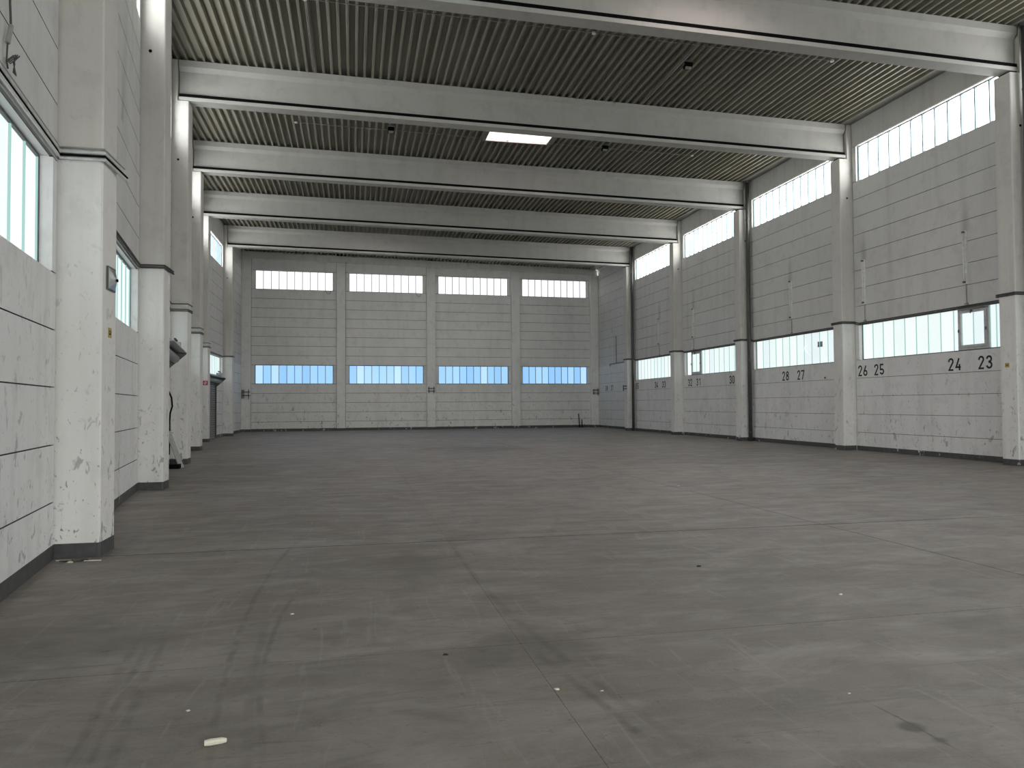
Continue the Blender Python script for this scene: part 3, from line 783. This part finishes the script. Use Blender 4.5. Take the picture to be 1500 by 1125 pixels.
# ---- things by the third left column
e = tag(empty('leaning_board', (-4.42, 20.9, 0)), 'narrow grey board leaning by the third left column', 'board')
bb = MB(); v0 = Vector((0, 0, 0)); v1 = Vector((-.46, .55, .95)); wv = Vector((.07, .20, 0)).normalized() * .22; tv = (v1 - v0).cross(wv).normalized() * .018
for base in (v0, v1):
    bb.v += [tuple(base + Vector((0, 0, .003)) + q) for q in (Vector(), wv, wv + tv, tv)]
bb.f = [(0, 1, 2, 3), (4, 7, 6, 5), (0, 4, 5, 1), (1, 5, 6, 2), (2, 6, 7, 3), (3, 7, 4, 0)]; bb.m = [0] * 6
bb.build('board', WOOD, e)
MB().box(-.3, -.28, .52, .54, .9, .92).build('nail', DARKSTEEL, e)
tag(MB().box(-.28, .16, -.12, .14, 0, .11).box(-.28, -.2, -.12, .14, .11, .16).build('black_sill_block', BLACK, None, (-4.56, 20.85, 0)), 'low black block on the floor behind the leaning board', 'block')
tag(MB().tube([(-4.93, 21.9, 2.05), (-4.845, 21.9, 1.85), (-4.825, 21.9, 1.62), (-4.88, 21.9, 1.42), (-4.89, 21.9, 1.2), (-4.885, 21.9, .83), (-4.90, 21.9, .3)], .022, 7).build('hanging_cable', BLACK), 'thick black cable hanging down beside the third left column', 'cable')

# ---- switch box, stickers, labels and the fire sign
e = tag(empty('switch_box', (left_face(8.793) + .005, 9.06, 3.03)), 'dented shiny metal switch box on the nearest left column', 'switch')
MB().box(0, .018, -.135, .135, -.13, .13).build('back_plate', DARKSTEEL, e)
mb = MB(); mb.v = [(.018, -.12, -.115), (.018, .12, -.115), (.018, .12, .115), (.018, -.12, .115), (.026, -.10, 0), (.042, .09, -.012), (.042, .09, .012)]
mb.f = [(0, 1, 5, 4), (3, 4, 6, 2), (0, 4, 3), (1, 2, 6, 5), (4, 5, 6)]; mb.m = [0] * 5
mb.build('cover', plain('bright_metal', (.55, .56, .56), .28, .85), e)
MB().disc((.040, .085, 0), (1, 0, 0), .018, .015, 10).build('knob', BLACK, e)
def sticker(name, loc, dx, dy, dz, m, label, ink=None, cat='sticker'):
    o = MB().box(-dx, dx, -dy, dy, -dz, dz).build(name, m, None, loc); tag(o, label, cat)
    if ink: ink(o)
    return o
def ink_y(o):
    MB().box(.0022, .0032, -.03, .03, -.022, -.006).box(.0022, .0032, -.03, -.015, .0, .03).box(.0022, .0032, .012, .03, -.002, .03).build('print', BLACK, o)
def ink_r(o):
    MB().box(-.0032, -.0022, -.03, .03, -.022, -.006).box(-.0032, -.0022, -.03, -.015, .0, .03).box(-.0032, -.0022, .012, .03, -.002, .03).build('print', BLACK, o)
sticker('yellow_sticker', (left_face(8.793) + .0022, 9.065, 2.43), .002, .055, .055, YELLOW, 'yellow sticker on the nearest left column', ink_y)
sticker('yellow_sticker', (XR - .0022, 15.83, 2.52), .002, .06, .055, YELLOW, 'yellow sticker on the column at the right picture edge', ink_r)
sticker('yellow_sticker', (XW - .0022, 23.96, 2.50), .002, .05, .04, YELLOW, 'yellow sticker on the wall panel right of number 27', ink_r)
sticker('paper_label', (left_face(15.54) + .0022, 15.93, 4.12), .002, .07, .09, WHITEP, 'small white paper label high on the second left column', None, 'label')
e = tag(empty('fire_sign', (-6.50, LYS[6] - .0001, 2.67)), 'square red fire equipment sign on the fifth left column', 'sign')
MB().box(-.10, .10, -.006, -.001, -.10, .10).build('panel', RED, e)
sg = MB()
pts = [(.045 * math.cos(t), .055 * math.sin(t)) for t in [math.radians(20 * k) for k in range(19)]]
stroke(sg, [(x - .005, y) for x, y in pts], .018, lambda a, b, d: (a, -.009 + d * .6, b)); stroke(sg, [(-.05, -.07), (.05, .075)], .018, lambda a, b, d: (a, -.0095 + d * .6, b))
sg.build('pictogram', WHITEP, e)

# ---- pipe brackets on the far columns and the last right column
def bracket(loc, rot, label, vs, hs, w0, w1):
    e = tag(empty('pipe_bracket', loc, rot), label, 'bracket', 'black pipe brackets')
    for v, z0, z1 in vs: MB().box(v - .018, v + .018, -.11, -.075, z0, z1).build('upright', BLACK, e)
    for z in hs: MB().box(w0, w1, -.072, -.04, z - .018, z + .018).build('crossbar', BLACK, e)
    MB().box((w0 + w1) / 2 - .02, (w0 + w1) / 2 + .02, -.039, -.006, hs[0] - .03, hs[0] + .03).build('fixing', BLACK, e)
fx = FCX[0]; bracket((fx, far_y(fx) - FP, 0), FAR_ANG, 'black pipe bracket on the left corner column of the far wall', ((-.21, 2.09, 2.66), (-.12, 2.09, 2.66), (.17, 2.05, 2.68)), (2.51, 2.28), -.22, .26)
fx = FCX[2]; bracket((fx, far_y(fx) - FP, 0), FAR_ANG, 'black pipe bracket on the middle column of the far wall', ((-.18, 2.40, 2.84), (.16, 2.40, 2.84)), (2.72, 2.54), -.24, .24)
fx = FCX[4]; bracket((fx, far_y(fx) - FP, 0), FAR_ANG, 'black pipe bracket on the right corner column of the far wall', ((-.12, 2.28, 2.66), (.18, 2.22, 2.70)), (2.60, 2.37), -.18, .30)
bracket((XR, RYS[7] + .25, 0), -math.pi / 2, 'small pipe bracket on the last right column', ((-.2, 2.38, 2.75),), (2.69, 2.52), -.25, .3)

# ---- iron stakes by the far wall, dangling cables under the gable windows
for x, h, ln, lab in ((15.41, .95, .07, 'taller thin black rod standing by the far wall'), (15.60, .55, .03, 'short black rod standing by the far wall')):
    y = far_y(x) - .3
    e = tag(empty('iron_rod', (x, y, 0)), lab, 'rod', 'iron rods by the far wall')
    MB().tube([(0, 0, .02), (-ln, 0, h)], .03, 8).build('rod', BLACK, e); MB().disc((0, 0, 0), (0, 0, 1), .09, .02, 12).build('foot', BLACK, e)
for x, lab in ((-1.55, 'leftmost'), (4.30, 'second')):
    y = far_y(x) - .02
    tag(MB().tube([(x - .18, y, 9.06), (x - .10, y - .01, 8.92), (x + .02, y - .012, 8.84), (x + .10, y - .01, 8.90), (x + .17, y, 9.05)], .011, 5).build('dangling_cable', CABLE), 'thin cable loop hanging under the %s upper far window' % lab, 'cable', 'cable loops on the far wall')

# ---- small litter on the floor
tag(MB().tube([(-.045, -.012, .016), (-.02, -.008, .0165), (.03, .004, .015), (.05, .01, .012)], [.013, .016, .015, .010], 9).build('paper_stub', STUB, None, (-.64, 3.80, 0)), 'small cream coloured stub on the near floor', 'litter')
bits = [(.58, 4.82, .018, 0, 'small dark stone on the floor in front of the viewer'), (3.32, 6.84, .028, 0, 'dark crumb on the floor right of the middle'), (3.98, 5.57, .028, 1, 'white paint flake on the floor at the right'), (-.85, 4.25, .016, 1, 'pale chip on the floor near the tyre marks'),
        (-.46, 6.02, .022, 1, 'pale chip on the floor left of the middle'), (1.12, 4.10, .022, 1, 'white flake beside the floor crack'), (1.36, 4.02, .014, 1, 'tiny white flake right of the floor crack'), (2.67, 3.68, .012, 1, 'tiny white speck on the near right floor'),
        (-2.86, 8.55, .05, 1, 'paint flake heap at the foot of the nearest left column'), (-2.75, 8.62, .04, 0, 'dark debris at the foot of the nearest left column'), (6.2, 13.6, .03, 1, 'white speck far out on the floor joint')]
for x, y, r, k, lab in bits:
    r *= .6 if k else .8
    mb = MB(); n = 7; hts = (0.0, r * .35, r * .5)
    for j, z in enumerate(hts):
        for q in range(n):
            rr = r * (1, .85, .3)[j] * random.uniform(.6, 1.25); a = 2 * math.pi * q / n
            mb.v.append((rr * math.cos(a) * 1.3, rr * math.sin(a), z))
    for j in range(2):
        for q in range(n):
            q2 = (q + 1) % n; mb.f.append((j * n + q, j * n + q2, (j + 1) * n + q2, (j + 1) * n + q)); mb.m.append(0)
    mb.f += [tuple(range(n))[::-1], tuple(range(2 * n, 3 * n))]; mb.m += [0, 0]
    tag(mb.build('floor_crumb', [SUBM, STUB][k], None, (x, y, .0)), lab, 'litter', 'crumbs on the floor')
e = tag(empty('splinters', (-2.8, 8.66, 0)), 'thin splinters lying before the nearest left column', 'litter')
for k in range(4):
    a = random.uniform(-.25, .25); L2 = random.uniform(.12, .3); x0 = random.uniform(-.25, .05); y0 = -.02 - .035 * k
    MB().tube([(x0, y0, .008), (x0 + L2 * math.cos(a), y0 + L2 * math.sin(a), .010)], .006, 5).build('splinter', [STUB, SUBM][k % 2], e)

# ---- sticker and star crack on a pane of the second lower window
o = MB().box(-.002, .002, -.15, .15, -.10, .10).build('faded_sticker', plain('faded_print', (.50, .56, .56), .6), None, (16.7925, 24.43, 3.75))
tag(o, 'faded printed sticker on a pane of the second lower window', 'sticker')
pm = MB()
for k in range(4):
    for q in range(5):
        if (k + q) % 3: pm.box(-.0035, -.0022, -.13 + q * .055, -.09 + q * .055, -.085 + k * .045, -.06 + k * .045)
pm.build('print', DARKFRAME, o)
w2 = next(q for q in bpy.data.objects if q.get('label') == 'lower strip window in right wall, second bay from the camera')
ck = MB(); cx, cz = 3.42, .66
for dx, dz in ((.10, .34), (.30, -.30), (-.16, -.12), (-.05, .20), (.17, .10), (.02, -.20)):
    ck.tube([(cx, .146, cz), (cx + dx * .5 + .015, .146, cz + dz * .5), (cx + dx, .146, cz + dz)], [.012, .008, .003], 5)
ck.build('star_crack', glass_material('cracked_glass', (.9, .93, .93), .5, flange=True), w2)
